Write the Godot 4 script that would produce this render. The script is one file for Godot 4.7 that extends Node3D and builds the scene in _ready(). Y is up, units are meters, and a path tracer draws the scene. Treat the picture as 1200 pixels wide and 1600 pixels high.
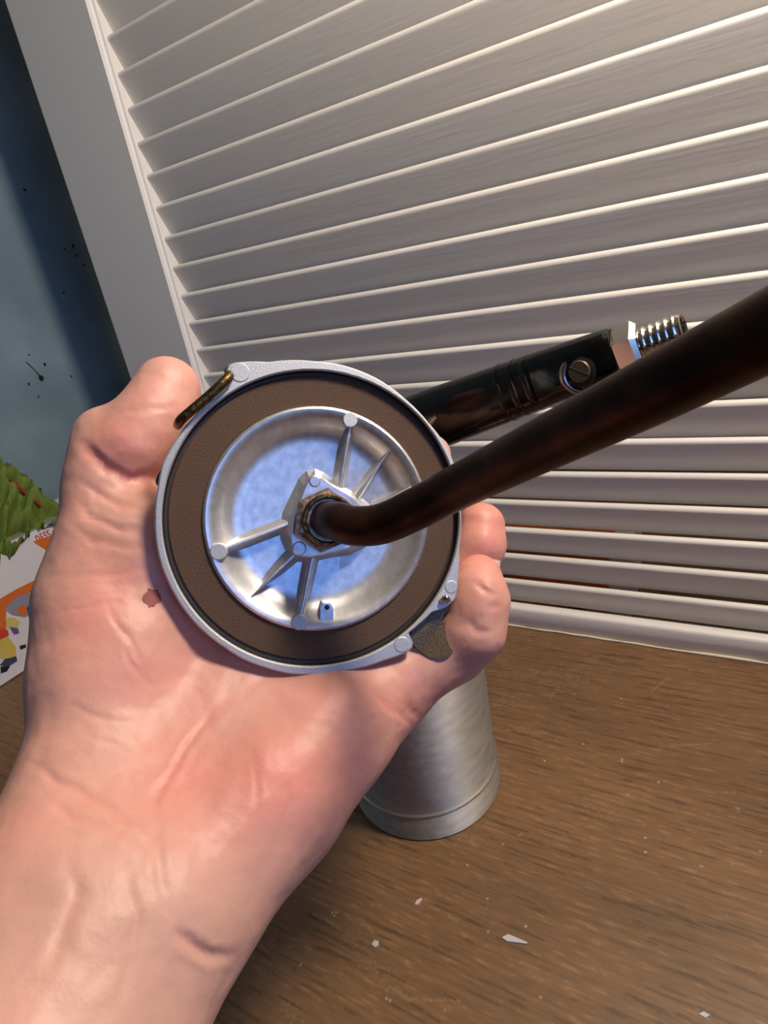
extends Node3D

# ---- the camera's place and axes (metres, y up; table top is y = 0, the shutter's face is z = 0)
const EYE := Vector3(0.0, 0.3132, 0.4257)
const RIGHT := Vector3(0.86511, -0.16756, -0.47276)
const UPWARD := Vector3(-0.04648, 0.91171, -0.40820)
const BACK := Vector3(0.49942, 0.37512, 0.78094)
const FOCAL := 900.0
const PITCH := 0.026

var rng := RandomNumberGenerator.new()
var taken := {}
var M := {}


func at(x: float, y: float, depth: float) -> Vector3:
	return EYE + (RIGHT * ((x - 600.0) / FOCAL) - UPWARD * ((y - 800.0) / FOCAL) - BACK) * depth


func numbered(called: String) -> String:
	var n: int = taken.get(called, 0)
	taken[called] = n + 1
	return called if n == 0 else "%s_%03d" % [called, n]


func tag(o: Node, label: String, category := "", group := "", kind := "") -> Node:
	if label: o.set_meta("label", label)
	if category: o.set_meta("category", category)
	if group: o.set_meta("group", group)
	if kind: o.set_meta("kind", kind)
	return o


func thing(called: String, where: Transform3D, label: String, category: String, group := "") -> Node3D:
	var o := Node3D.new()
	o.name = numbered(called)
	add_child(o, true)
	o.transform = where
	tag(o, label, category, group)
	return o


func put(called: String, mesh: Mesh, mat: Material, parent: Node, where := Transform3D()) -> MeshInstance3D:
	var o := MeshInstance3D.new()
	o.name = numbered(called) if parent == self else called
	o.mesh = mesh
	o.material_override = mat
	o.transform = where
	parent.add_child(o, true)
	return o


func begin() -> SurfaceTool:
	var st := SurfaceTool.new()
	st.begin(Mesh.PRIMITIVE_TRIANGLES)
	return st


func done(st: SurfaceTool) -> ArrayMesh:
	st.generate_normals()
	return st.commit()


func tri(st: SurfaceTool, a: Vector3, b: Vector3, c: Vector3) -> void:
	st.add_vertex(a)
	st.add_vertex(b)
	st.add_vertex(c)


func quad(st: SurfaceTool, a: Vector3, b: Vector3, c: Vector3, d: Vector3) -> void:
	tri(st, a, b, c)
	tri(st, a, c, d)


# rows of points joined by quads; closed joins the last point of a row to its first
func rows(st: SurfaceTool, rr: Array, closed := true, group := 0) -> void:
	st.set_smooth_group(group)
	for i in rr.size() - 1:
		var a: PackedVector3Array = rr[i]
		var b: PackedVector3Array = rr[i + 1]
		var n := a.size()
		for j in (n if closed else n - 1):
			var k := (j + 1) % n
			quad(st, a[j], b[j], b[k], a[k])


func fan(st: SurfaceTool, ring: PackedVector3Array, flip := false, group := 90) -> void:
	st.set_smooth_group(group)
	var c := Vector3.ZERO
	for p in ring: c += p
	c /= ring.size()
	for j in ring.size():
		var k := (j + 1) % ring.size()
		if flip: tri(st, c, ring[k], ring[j])
		else: tri(st, c, ring[j], ring[k])


# profile of (radius, height along z) turned about z
func lathe(st: SurfaceTool, prof: Array, segs := 64, centre := Vector2.ZERO, group0 := 0) -> void:
	var group := group0
	for i in prof.size() - 1:
		if i > 0:
			var d0: Vector2 = prof[i] - prof[i - 1]
			var d1: Vector2 = prof[i + 1] - prof[i]
			if absf(d0.angle_to(d1)) > 0.45: group += 1
		var ra := PackedVector3Array()
		var rb := PackedVector3Array()
		for j in segs:
			var a := TAU * j / segs
			var u := Vector3(cos(a), sin(a), 0)
			ra.append(u * prof[i].x + Vector3(centre.x, centre.y, prof[i].y))
			rb.append(u * prof[i + 1].x + Vector3(centre.x, centre.y, prof[i + 1].y))
		rows(st, [ra, rb], true, group)


# a tube along points with a radius for each
func sweep(st: SurfaceTool, pts: Array, radii: Array, segs := 16, caps := true, group := 0) -> void:
	var up := Vector3.UP
	var rr := []
	for i in pts.size():
		var t: Vector3 = (pts[mini(i + 1, pts.size() - 1)] - pts[maxi(i - 1, 0)]).normalized()
		if i == 0: up = t.cross(Vector3(0.31, 0.87, 0.39)).normalized()
		up = (up - t * up.dot(t)).normalized()
		var side := t.cross(up)
		var ring := PackedVector3Array()
		for j in segs:
			var a := TAU * j / segs
			ring.append(pts[i] + (up * cos(a) + side * sin(a)) * float(radii[i]))
		rr.append(ring)
	rows(st, rr, true, group)
	if caps:
		fan(st, rr[0], false, group + 40)
		fan(st, rr[-1], true, group + 41)


# a box with chamfered edges, between two corners
func bevel_box(st: SurfaceTool, lo: Vector3, hi: Vector3, c := 0.001) -> void:
	var rr := []
	var prof := [[c, 0.0], [0.0, c], [0.0, -c], [c, -0.0]]
	for k in 4:
		var ins: float = prof[k][0]
		var y: float = [lo.y, lo.y + c, hi.y - c, hi.y][k]
		rr.append(PackedVector3Array([
			Vector3(lo.x + ins + c, y, lo.z + ins), Vector3(hi.x - ins - c, y, lo.z + ins), Vector3(hi.x - ins, y, lo.z + ins + c), Vector3(hi.x - ins, y, hi.z - ins - c),
			Vector3(hi.x - ins - c, y, hi.z - ins), Vector3(lo.x + ins + c, y, hi.z - ins), Vector3(lo.x + ins, y, hi.z - ins - c), Vector3(lo.x + ins, y, lo.z + ins + c)]))
	for k in 3: rows(st, [rr[k], rr[k + 1]], true, 0xFFFFFFFF)
	fan(st, rr[0], false, 0xFFFFFFFF)
	fan(st, rr[3], true, 0xFFFFFFFF)


# a prism between two like polygons
func prism(st: SurfaceTool, low: PackedVector2Array, z0: float, high: PackedVector2Array, z1: float, close_low := true) -> void:
	var a := PackedVector3Array()
	var b := PackedVector3Array()
	for p in low: a.append(Vector3(p.x, p.y, z0))
	for p in high: b.append(Vector3(p.x, p.y, z1))
	st.set_smooth_group(0xFFFFFFFF)
	var way := not Geometry2D.is_polygon_clockwise(low)
	for j in a.size():
		var k := (j + 1) % a.size()
		if way: quad(st, a[j], b[j], b[k], a[k])
		else: quad(st, a[k], b[k], b[j], a[j])
	for end in ([0, 1] if close_low else [1]):
		var ix := Geometry2D.triangulate_polygon(high if end else low)
		var pp: PackedVector3Array = b if end else a
		for t in ix.size() / 3:
			var p := pp[ix[t * 3]]
			var q := pp[ix[t * 3 + 1]]
			var r := pp[ix[t * 3 + 2]]
			var up := (q - p).cross(r - p).z > 0.0
			if up == (end == 1): tri(st, p, r, q)
			else: tri(st, p, q, r)


func shrink(poly: PackedVector2Array, by: float) -> PackedVector2Array:
	var out := PackedVector2Array()
	var c := Vector2.ZERO
	for p in poly: c += p / poly.size()
	for p in poly: out.append(p + (c - p).normalized() * by)
	return out


func catmull(pts: Array, per: int) -> Array:
	var out := []
	for i in pts.size() - 1:
		var p0: Vector3 = pts[maxi(i - 1, 0)]
		var p3: Vector3 = pts[mini(i + 2, pts.size() - 1)]
		for k in per:
			out.append(pts[i].cubic_interpolate(pts[i + 1], p0, p3, float(k) / per))
	out.append(pts[-1])
	return out


# ---------------------------------------------------------------- materials
func noise_tex(freq: float, octaves: int, lo: Color, hi: Color, sd: int, size := 512, type := FastNoiseLite.TYPE_SIMPLEX, normal := false, bump := 4.0, mid := -1.0) -> NoiseTexture2D:
	var n := FastNoiseLite.new()
	n.seed = sd
	n.noise_type = type
	n.frequency = freq
	n.fractal_octaves = octaves
	var t := NoiseTexture2D.new()
	t.width = size
	t.height = size
	t.seamless = true
	t.noise = n
	if normal:
		t.as_normal_map = true
		t.bump_strength = bump
	else:
		var g := Gradient.new()
		g.set_color(0, lo)
		g.set_color(1, hi)
		if mid >= 0.0:
			g.set_offset(0, mid)
		t.color_ramp = g
	return t


func mat(color: Color, rough := 0.5, metal := 0.0, spec := 0.5) -> StandardMaterial3D:
	var m := StandardMaterial3D.new()
	m.albedo_color = color
	m.roughness = rough
	m.metallic = metal
	m.metallic_specular = spec
	return m


func triplanar(m: StandardMaterial3D, scale: Vector3, world := false) -> StandardMaterial3D:
	m.uv1_triplanar = true
	m.uv1_world_triplanar = world
	m.uv1_scale = scale
	return m


func relief(m: StandardMaterial3D, tex: Texture2D, cm: float) -> void:
	m.heightmap_enabled = true
	m.heightmap_texture = tex
	m.heightmap_scale = cm


func c8(r: int, g: int, b: int) -> Color:
	return Color8(r, g, b)


func make_materials() -> void:
	# white gloss paint brushed over wood: fine streaks along x
	var streak := noise_tex(0.02, 4, Color(0.3, 0.3, 0.3), Color(1, 1, 1), 11)
	for k in 3:
		var m := mat([c8(226, 219, 208), c8(229, 223, 213), c8(222, 216, 206)][k], 0.42, 0.0, 0.45)
		triplanar(m, Vector3(1.3, 26.0, 26.0))
		m.uv1_offset = Vector3(0.37 * k, 0.61 * k, 0.2 * k)
		relief(m, streak, 0.012)
		M["paint%d" % k] = m
	var flat := mat(c8(222, 217, 209), 0.5, 0.0, 0.4)
	triplanar(flat, Vector3(5, 5, 5))
	relief(flat, noise_tex(0.05, 3, Color(0.4, 0.4, 0.4), Color.WHITE, 12, 256), 0.006)
	M.paint_flat = flat
	M.wall = triplanar(mat(c8(132, 150, 156), 0.8, 0.0, 0.3), Vector3(2, 2, 2), true)
	M.wall.albedo_texture = noise_tex(0.012, 4, Color(0.82, 0.86, 0.86), Color(1, 1, 1), 13, 256)
	relief(M.wall, noise_tex(0.05, 4, Color(0.4, 0.4, 0.4), Color.WHITE, 14, 256), 0.06)
	M.wall_dark = mat(c8(120, 108, 96), 0.9)
	M.ceiling = mat(c8(205, 198, 186), 0.9)
	M.room = mat(c8(140, 122, 102), 0.9)
	M.floor = mat(c8(84, 62, 44), 0.7)
	M.mildew = mat(c8(14, 17, 22), 0.9)
	M.mole = mat(c8(132, 58, 48), 0.6)
	# cast aluminium
	var cast := mat(c8(228, 228, 228), 0.40, 0.88)
	triplanar(cast, Vector3(16, 16, 16))
	cast.albedo_texture = noise_tex(0.05, 5, Color(0.84, 0.84, 0.85), Color(1, 1, 1), 21, 256)
	relief(cast, noise_tex(0.06, 4, Color(0.3, 0.3, 0.3), Color.WHITE, 22, 256), 0.003)
	M.cast = cast
	var rim := mat(c8(222, 224, 226), 0.6, 0.65)
	triplanar(rim, Vector3(45, 45, 45))
	rim.albedo_texture = noise_tex(0.12, 4, Color(0.80, 0.80, 0.80), Color(1, 1, 1), 23, 256)
	relief(rim, noise_tex(0.12, 4, Color(0.2, 0.2, 0.2), Color.WHITE, 24, 256), 0.006)
	M.rim = rim
	var cork := mat(c8(120, 98, 84), 0.85, 0.0, 0.3)
	triplanar(cork, Vector3(28, 28, 28))
	cork.albedo_texture = noise_tex(0.16, 4, Color(0.55, 0.52, 0.5), Color(1, 0.98, 0.95), 25, 512)
	relief(cork, noise_tex(0.2, 3, Color(0.2, 0.2, 0.2), Color.WHITE, 26, 256), 0.02)
	M.cork = cork
	M.grime = mat(c8(58, 53, 47), 0.45, 0.4)
	var nut := mat(c8(206, 188, 174), 0.42, 0.85)
	triplanar(nut, Vector3(30, 30, 30))
	nut.albedo_texture = noise_tex(0.04, 4, Color(0.5, 0.42, 0.37), Color(1, 1, 1), 27, 256)
	M.nut = nut
	var brass := mat(c8(150, 122, 78), 0.38, 1.0)
	triplanar(brass, Vector3(30, 30, 30))
	brass.albedo_texture = noise_tex(0.05, 4, Color(0.35, 0.32, 0.28), Color(1, 1, 1), 28, 256)
	relief(brass, noise_tex(0.1, 4, Color(0.3, 0.3, 0.3), Color.WHITE, 29, 256), 0.02)
	M.brass = brass
	var old := mat(c8(142, 124, 98), 0.48, 0.5)
	triplanar(old, Vector3(55, 55, 55))
	old.albedo_texture = noise_tex(0.08, 4, Color(0.4, 0.37, 0.33), Color(1, 1, 1), 37, 256)
	M.old_brass = old
	var tube := mat(c8(74, 46, 36), 0.42, 0.75)
	triplanar(tube, Vector3(14, 14, 14))
	tube.albedo_texture = noise_tex(0.02, 4, Color(0.35, 0.3, 0.28), Color(1, 1, 1), 30, 256)
	M.tube = tube
	var black := mat(c8(9, 9, 9), 0.15, 0.0, 0.45)
	triplanar(black, Vector3(12, 12, 12))
	relief(black, noise_tex(0.03, 3, Color(0.3, 0.3, 0.3), Color.WHITE, 31, 256), 0.02)
	M.black = black
	M.steel = mat(c8(205, 200, 192), 0.16, 1.0)
	M.worn = mat(c8(170, 160, 152), 0.24, 1.0)
	M.dark_hole = mat(c8(40, 34, 28), 0.7, 0.3)
	# spun aluminium of the cup
	var spun := mat(c8(200, 195, 182), 0.66, 0.8)
	triplanar(spun, Vector3(14, 5, 14))
	spun.albedo_texture = noise_tex(0.03, 5, Color(0.84, 0.84, 0.84), Color(1, 1, 1), 32, 256)
	relief(spun, noise_tex(0.05, 4, Color(0.4, 0.4, 0.4), Color.WHITE, 33, 256), 0.015)
	spun.anisotropy_enabled = true
	spun.anisotropy = -0.85
	M.spun = spun
	# skin
	var skin := mat(Color.WHITE, 0.46, 0.0, 0.42)
	skin.vertex_color_use_as_albedo = true
	skin.subsurf_scatter_enabled = true
	skin.subsurf_scatter_strength = 0.08
	triplanar(skin, Vector3(24, 24, 24))
	relief(skin, noise_tex(0.05, 4, Color(0.2, 0.2, 0.2), Color.WHITE, 34, 512, FastNoiseLite.TYPE_CELLULAR), 0.010)
	M.skin = skin
	M.nail = mat(c8(232, 206, 184), 0.3, 0.0, 0.5)
	# green cloth
	var cloth := mat(c8(140, 162, 78), 0.9, 0.0, 0.2)
	triplanar(cloth, Vector3(30, 30, 30))
	cloth.albedo_texture = noise_tex(0.2, 3, Color(0.7, 0.7, 0.65), Color(1, 1, 1), 35, 256)
	relief(cloth, noise_tex(0.25, 2, Color(0.2, 0.2, 0.2), Color.WHITE, 36, 256), 0.06)
	M.cloth = cloth
	M.red_band = mat(c8(150, 40, 24), 0.85)
	M.card = mat(c8(214, 212, 214), 0.6)
	M.card_orange = mat(c8(206, 104, 30), 0.6)
	M.card_black = mat(c8(22, 20, 18), 0.6)
	M.letter = mat(c8(196, 62, 40), 0.6)
	M.chip = mat(c8(186, 184, 180), 0.6)
	M.cream = mat(c8(214, 204, 182), 0.7)


# wood of the table: grain along x, scratches and flecks of old paint
func table_picture() -> ImageTexture:
	var w := 1536
	var h := 1024   # covers x -0.8..0.7 and z -0.55..0.45
	var grain := FastNoiseLite.new()
	grain.seed = 5
	grain.frequency = 1.0
	grain.fractal_octaves = 3
	var im := Image.create(w, h, false, Image.FORMAT_RGB8)
	for y in h:
		var v := float(y) / h
		for x in w:
			var u := float(x) / w
			var a := grain.get_noise_2d(u * 22.0, v * 330.0)
			var b := grain.get_noise_2d(u * 90.0 + 50.0, v * 620.0 + 9.0)
			var c := grain.get_noise_2d(u * 4.0 + 9.0, v * 6.0 + 80.0)
			var k := 1.0 + 0.14 * a + 0.12 * b + 0.15 * c
			if b > 0.34 and a > 0.1: k *= 1.09
			if a < -0.42: k *= 0.84
			im.set_pixel(x, y, Color(0.45 * k, 0.335 * k, 0.225 * k))
	var r := RandomNumberGenerator.new()
	r.seed = 77
	for i in 900:   # small flecks
		var p := Vector2(r.randf() * w, r.randf() * h)
		var s := 1 + int(r.randf() * r.randf() * 2.6)
		var tone := r.randf_range(0.55, 0.86)
		for q in s:
			im.set_pixel(clampi(int(p.x) + r.randi_range(-1, 1), 0, w - 1), clampi(int(p.y) + r.randi_range(-1, 1), 0, h - 1), Color(tone, tone * 0.93, tone * 0.85))
	for i in 170:   # scratches
		var p := Vector2(r.randf() * w, r.randf() * h)
		var along := r.randf() < 0.55
		var d := Vector2.from_angle(r.randf_range(-0.25, 0.25) if along else r.randf() * TAU)
		var n := int(r.randf_range(6, 30))
		for q in n:
			var s := p + d * q
			if s.x < 0 or s.y < 0 or s.x >= w or s.y >= h: continue
			im.set_pixelv(Vector2i(s), im.get_pixelv(Vector2i(s)).lerp(Color(0.66, 0.55, 0.42), r.randf_range(0.15, 0.6)))
	# pale scuffs at the places where the photograph has them (x, z on the table, size)
	for s in [[-0.191, 0.309, 0.006], [-0.188, 0.318, 0.004], [-0.1295, 0.259, 0.004], [-0.128, 0.256, 0.003], [-0.155, 0.29, 0.007], [-0.13, 0.30, 0.009], [-0.115, 0.06, 0.018], [-0.09, 0.055, 0.012], [-0.135, 0.10, 0.008], [-0.105, 0.12, 0.01], [-0.12, 0.215, 0.008], [-0.165, 0.33, 0.006], [0.005, 0.255, 0.003], [-0.0365, 0.2546, 0.003], [-0.05, 0.17, 0.008]]:
		var cx := (float(s[0]) + 0.8) / 1.5 * w
		var cy := (float(s[1]) + 0.55) / 1.0 * h
		var rad: float = float(s[2]) * 1024.0
		for q in int(rad * rad * 1.5):
			var p := Vector2(cx, cy) + Vector2(r.randfn(0, rad * 0.8), r.randfn(0, rad * 0.35))
			if p.x < 1 or p.y < 1 or p.x >= w - 1 or p.y >= h - 1: continue
			im.set_pixelv(Vector2i(p), im.get_pixelv(Vector2i(p)).lerp(Color(0.66, 0.56, 0.45), r.randf_range(0.03, 0.28)))
	return ImageTexture.create_from_image(im)


func _ready() -> void:
	rng.seed = 4242
	# ---- camera
	var cam := Camera3D.new()
	cam.name = "camera"
	cam.fov = rad_to_deg(2.0 * atan(800.0 / FOCAL))
	cam.near = 0.01
	cam.far = 50.0
	add_child(cam)
	cam.transform = Transform3D(Basis(RIGHT, UPWARD, BACK), EYE)
	cam.current = true
	# ---- sky, exposure
	var env := Environment.new()
	env.background_mode = Environment.BG_SKY
	var sky := Sky.new()
	var sm := ProceduralSkyMaterial.new()
	sm.sky_top_color = Color(0.26, 0.44, 0.80)
	sm.sky_horizon_color = Color(0.58, 0.74, 0.96)
	sm.ground_bottom_color = Color(0.1, 0.12, 0.13)
	sm.ground_horizon_color = Color(0.25, 0.3, 0.36)
	sm.sun_angle_max = 0.0
	sm.energy_multiplier = 6.0
	sky.sky_material = sm
	env.sky = sky
	env.tonemap_mode = Environment.TONE_MAPPER_LINEAR
	env.tonemap_exposure = 1.0
	env.sdfgi_enabled = true
	env.ssao_enabled = true
	env.ssil_enabled = true
	var we := WorldEnvironment.new()
	we.name = "world_environment"
	we.environment = env
	add_child(we)
	# ---- the warm lamp that lights the bench
	make_materials()
	lamp(Vector3(0.20, 0.71, 0.185))
	# ---- setting, then things
	room()
	table()
	shutter()
	left_corner()
	behind_shutter()
	cup()
	sprayer()
	person()
	small_things()


func lamp(p: Vector3) -> void:
	var t := thing("desk_lamp", Transform3D(Basis(), p), "bare warm bulb in a black socket hanging over the table", "lamp")
	var st := begin()
	var prof := []
	for i in 17:
		var a := PI * i / 16.0
		prof.append(Vector2(0.03 * sin(a) + 0.0001, -0.03 * cos(a)))
	lathe(st, prof, 24)
	var glow := mat(c8(255, 226, 180), 0.5)
	glow.emission_enabled = true
	glow.emission = c8(255, 226, 190)
	glow.emission_energy_multiplier = 12.0
	put("bulb", done(st), glow, t, Transform3D(Basis(Vector3.RIGHT, -PI / 2), Vector3.ZERO))
	st = begin()
	sweep(st, [Vector3(0, 0.028, 0), Vector3(0, 0.075, 0)], [0.016, 0.014], 16)
	put("socket", done(st), M.black, t)
	st = begin()
	sweep(st, [Vector3(0, 0.075, 0), Vector3(0, 1.1, 0)], [0.003, 0.003], 8)
	put("cord", done(st), M.black, t)
	var l := OmniLight3D.new()
	l.name = "lamp_light"
	l.light_color = c8(255, 240, 220)
	l.light_energy = 0.44
	l.omni_range = 12.0
	l.omni_attenuation = 2.0
	l.light_size = 0.06
	l.shadow_enabled = true
	t.add_child(l)


func slab(called: String, lo: Vector3, hi: Vector3, m: Material, parent: Node = self) -> MeshInstance3D:
	var st := begin()
	bevel_box(st, lo, hi, 0.001)
	var o := put(called, done(st), m, parent)
	if parent == self: o.set_meta("kind", "structure")
	return o


func room() -> void:
	slab("floor", Vector3(-0.82, -0.80, -0.8), Vector3(1.9, -0.74, 2.7), M.floor)
	slab("ceiling", Vector3(-0.82, 1.75, -0.8), Vector3(1.9, 1.81, 2.7), M.ceiling)
	slab("wall_left", Vector3(-0.80, -0.74, -0.72), Vector3(-0.72, 1.75, 2.6), M.wall)
	slab("wall_back", Vector3(-0.82, -0.74, -0.8), Vector3(1.9, 1.75, -0.72), M.wall_dark)
	slab("wall_front", Vector3(-0.82, -0.74, 2.6), Vector3(1.9, 1.75, 2.7), M.room)
	# the right wall has a window to the blue evening sky
	var z0 := 0.55
	var z1 := 2.15
	var y0 := 0.35
	var y1 := 1.60
	var w := Node3D.new()
	w.name = "wall_right"
	add_child(w)
	w.set_meta("kind", "structure")
	slab("wall_panel", Vector3(1.8, -0.74, -0.72), Vector3(1.9, 1.75, z0), M.room, w)
	slab("wall_panel", Vector3(1.8, -0.74, z1), Vector3(1.9, 1.75, 2.6), M.room, w)
	slab("wall_panel", Vector3(1.8, -0.74, z0), Vector3(1.9, y0, z1), M.room, w)
	slab("wall_panel", Vector3(1.8, y1, z0), Vector3(1.9, 1.75, z1), M.room, w)
	var win := Node3D.new()
	win.name = "window_1"
	add_child(win)
	win.set_meta("kind", "structure")
	for e in [[y0, y0 + 0.05, z0, z1], [y1 - 0.05, y1, z0, z1], [y0 + 0.05, y1 - 0.05, z0, z0 + 0.05], [y0 + 0.05, y1 - 0.05, z1 - 0.05, z1]]:
		slab("window_frame", Vector3(1.81, e[0], e[2]), Vector3(1.86, e[1], e[3]), M.paint_flat, win)
	var glass := mat(Color(0.95, 0.97, 1.0, 0.06), 0.02)
	glass.transparency = BaseMaterial3D.TRANSPARENCY_ALPHA
	slab("pane", Vector3(1.83, y0 + 0.05, z0 + 0.05), Vector3(1.836, y1 - 0.05, z1 - 0.05), glass, win)


func table() -> void:
	var t := thing("wooden_table", Transform3D(), "worn dark brown wooden table with scratches and flecks of pale paint", "table")
	var m := mat(Color.WHITE, 0.45, 0.0, 0.5)
	m.albedo_texture = table_picture()
	triplanar(m, Vector3(1.0, 1.0, 1.0))
	m.uv1_triplanar = false
	var grain := noise_tex(0.02, 4, Color(0.2, 0.2, 0.2), Color.WHITE, 41)
	var st := begin()
	var lo := Vector3(-0.715, -0.03, -0.55)
	var hi := Vector3(0.7, 0.0, 0.45)
	var c := 0.002
	# top face with its own coordinates, then the edges
	st.set_smooth_group(0xFFFFFFFF)
	var corner := [Vector3(lo.x, 0, lo.z), Vector3(hi.x, 0, lo.z), Vector3(hi.x, 0, hi.z), Vector3(lo.x, 0, hi.z)]
	var low := [Vector3(lo.x - c, -c, lo.z - c), Vector3(hi.x + c, -c, lo.z - c), Vector3(hi.x + c, -c, hi.z + c), Vector3(lo.x - c, -c, hi.z + c)]
	var base := []
	for p in low: base.append(Vector3(p.x, lo.y, p.z))
	var faces := [[corner[0], corner[1], corner[2], corner[3]], [base[3], base[2], base[1], base[0]]]
	for k in 4:
		var j := (k + 1) % 4
		faces.append([corner[k], low[k], low[j], corner[j]])
		faces.append([low[k], base[k], base[j], low[j]])
	for f in faces:
		for i in [0, 1, 2, 0, 2, 3]:
			st.set_uv(Vector2((f[i].x + 0.8) / 1.5, (f[i].z + 0.55 + f[i].y) / 1.0))
			st.add_vertex(f[i])
	m.heightmap_enabled = true
	m.heightmap_texture = m.albedo_texture
	m.heightmap_scale = 0.02
	put("tabletop", done(st), m, t)
	for x in [-0.66, 0.64]:
		for z in [-0.48, 0.38]:
			st = begin()
			bevel_box(st, Vector3(x - 0.03, -0.74, z - 0.03), Vector3(x + 0.03, -0.03, z + 0.03), 0.003)
			put("leg", done(st), M.floor, t)


func shutter() -> void:
	var t := thing("louvered_shutter", Transform3D(), "white painted wooden louvered shutter standing upright on the dark table", "shutter")
	var x0 := -0.569
	var x1 := -0.4690
	var xr := 0.30
	var yt := 0.86
	# left stile: front face, routed step, small bead, then the inner side
	var sections := [Vector2(x0 + 0.0015, 0.0), Vector2(x1 - 0.0002, 0.0), Vector2(x1, -0.0002), Vector2(x1 + 0.0003, -0.0008), Vector2(x1 + 0.0016, -0.0016), Vector2(x1 + 0.0019, -0.0030), Vector2(x1 + 0.0026, -0.0042), Vector2(x1 + 0.0042, -0.0050), Vector2(x1 + 0.0042, -0.034), Vector2(x0, -0.034), Vector2(x0, -0.0015)]
	for side in 2:
		var st := begin()
		var lo := PackedVector3Array()
		var hi := PackedVector3Array()
		for s in sections:
			var x: float = s.x if side == 0 else (xr - 0.001 + (x1 - s.x) + 0.0042)
			lo.append(Vector3(x, 0.0005, s.y))
			hi.append(Vector3(x, yt, s.y))
		for j in lo.size():
			var k := (j + 1) % lo.size()
			st.set_smooth_group(j if j < 2 or j > 5 else 2)
			quad(st, lo[j], hi[j], hi[k], lo[k])
		fan(st, lo)
		fan(st, hi, true)
		var o := put("stile", done(st), M.paint_flat, t)
	# bottom rail with a rounded front top edge; the top rail
	var prof := [Vector2(0.0, 0.0006), Vector2(0.0, 0.0172)]
	for k in 7:
		var a := PI / 2 * k / 6.0
		prof.append(Vector2(-0.0036 + 0.0036 * cos(a), 0.0172 + 0.0036 * sin(a)))
	prof.append_array([Vector2(-0.0085, 0.0206), Vector2(-0.0100, 0.0196), Vector2(-0.0112, 0.0060), Vector2(-0.034, 0.0050), Vector2(-0.034, 0.0006)])
	put("rail", extrude_x(prof, x1 + 0.0043, xr, true), M.paint1, t)
	var top := [Vector2(0.0, yt - 0.09), Vector2(0.0, yt), Vector2(-0.034, yt), Vector2(-0.034, yt - 0.09)]
	put("rail", extrude_x(top, x1 + 0.0043, xr, false), M.paint1, t)
	# a bead of old paint along the foot of the rail
	var st2 := begin()
	var pts := []
	var rad := []
	for k in 60:
		var x := x1 + 0.006 + (xr - x1 - 0.01) * k / 59.0
		pts.append(Vector3(x, 0.0009 + rng.randf_range(-0.0002, 0.0003), 0.0005 + rng.randf_range(-0.0003, 0.0005)))
		rad.append(0.0009 + rng.randf_range(-0.0003, 0.0003))
	sweep(st2, pts, rad, 8)
	put("paint_bead", done(st2), M.cream, t)
	# slats: one section shared, each slat a mesh of its own
	var r := 0.0030
	var a0 := Vector2(-0.0078 - r, -r)
	var way := Vector2(-0.57, -1.25).normalized()
	var b0 := a0 + way * 0.0243
	var n := Vector2(-way.y, way.x)   # towards the front and down
	if n.x < 0: n = -n
	var sec := []
	for k in 13:
		var a := PI * k / 12.0
		sec.append(a0 + n * r * cos(a) - way * r * sin(a))
	for k in 9:
		var a := PI * k / 8.0
		sec.append(b0 - n * r * cos(a) + way * r * sin(a))
	var mesh := extrude_x(sec, x1 + 0.0030, xr + 0.001, true)
	for k in range(0, 29):
		var o := put("slat", mesh, M["paint%d" % (k * 2 % 3)], t, Transform3D(Basis(), Vector3(0, (k + 1.676) * PITCH, 0)))
		o.rotation.x = rng.randf_range(-0.012, 0.012)


# (z, y) outline run along x
func extrude_x(prof: Array, x0: float, x1: float, smooth: bool) -> ArrayMesh:
	var st := begin()
	var lo := PackedVector3Array()
	var hi := PackedVector3Array()
	var cuts := 2
	for p in prof:
		lo.append(Vector3(x0, p.y, p.x))
		hi.append(Vector3(x1, p.y, p.x))
	for j in lo.size():
		var k := (j + 1) % lo.size()
		st.set_smooth_group(0 if smooth and lo[j].distance_to(lo[k]) < 0.003 else j + 1)
		if smooth: st.set_smooth_group(0)
		quad(st, lo[j], hi[j], hi[k], lo[k])
	fan(st, lo)
	fan(st, hi, true)
	return done(st)


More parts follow.
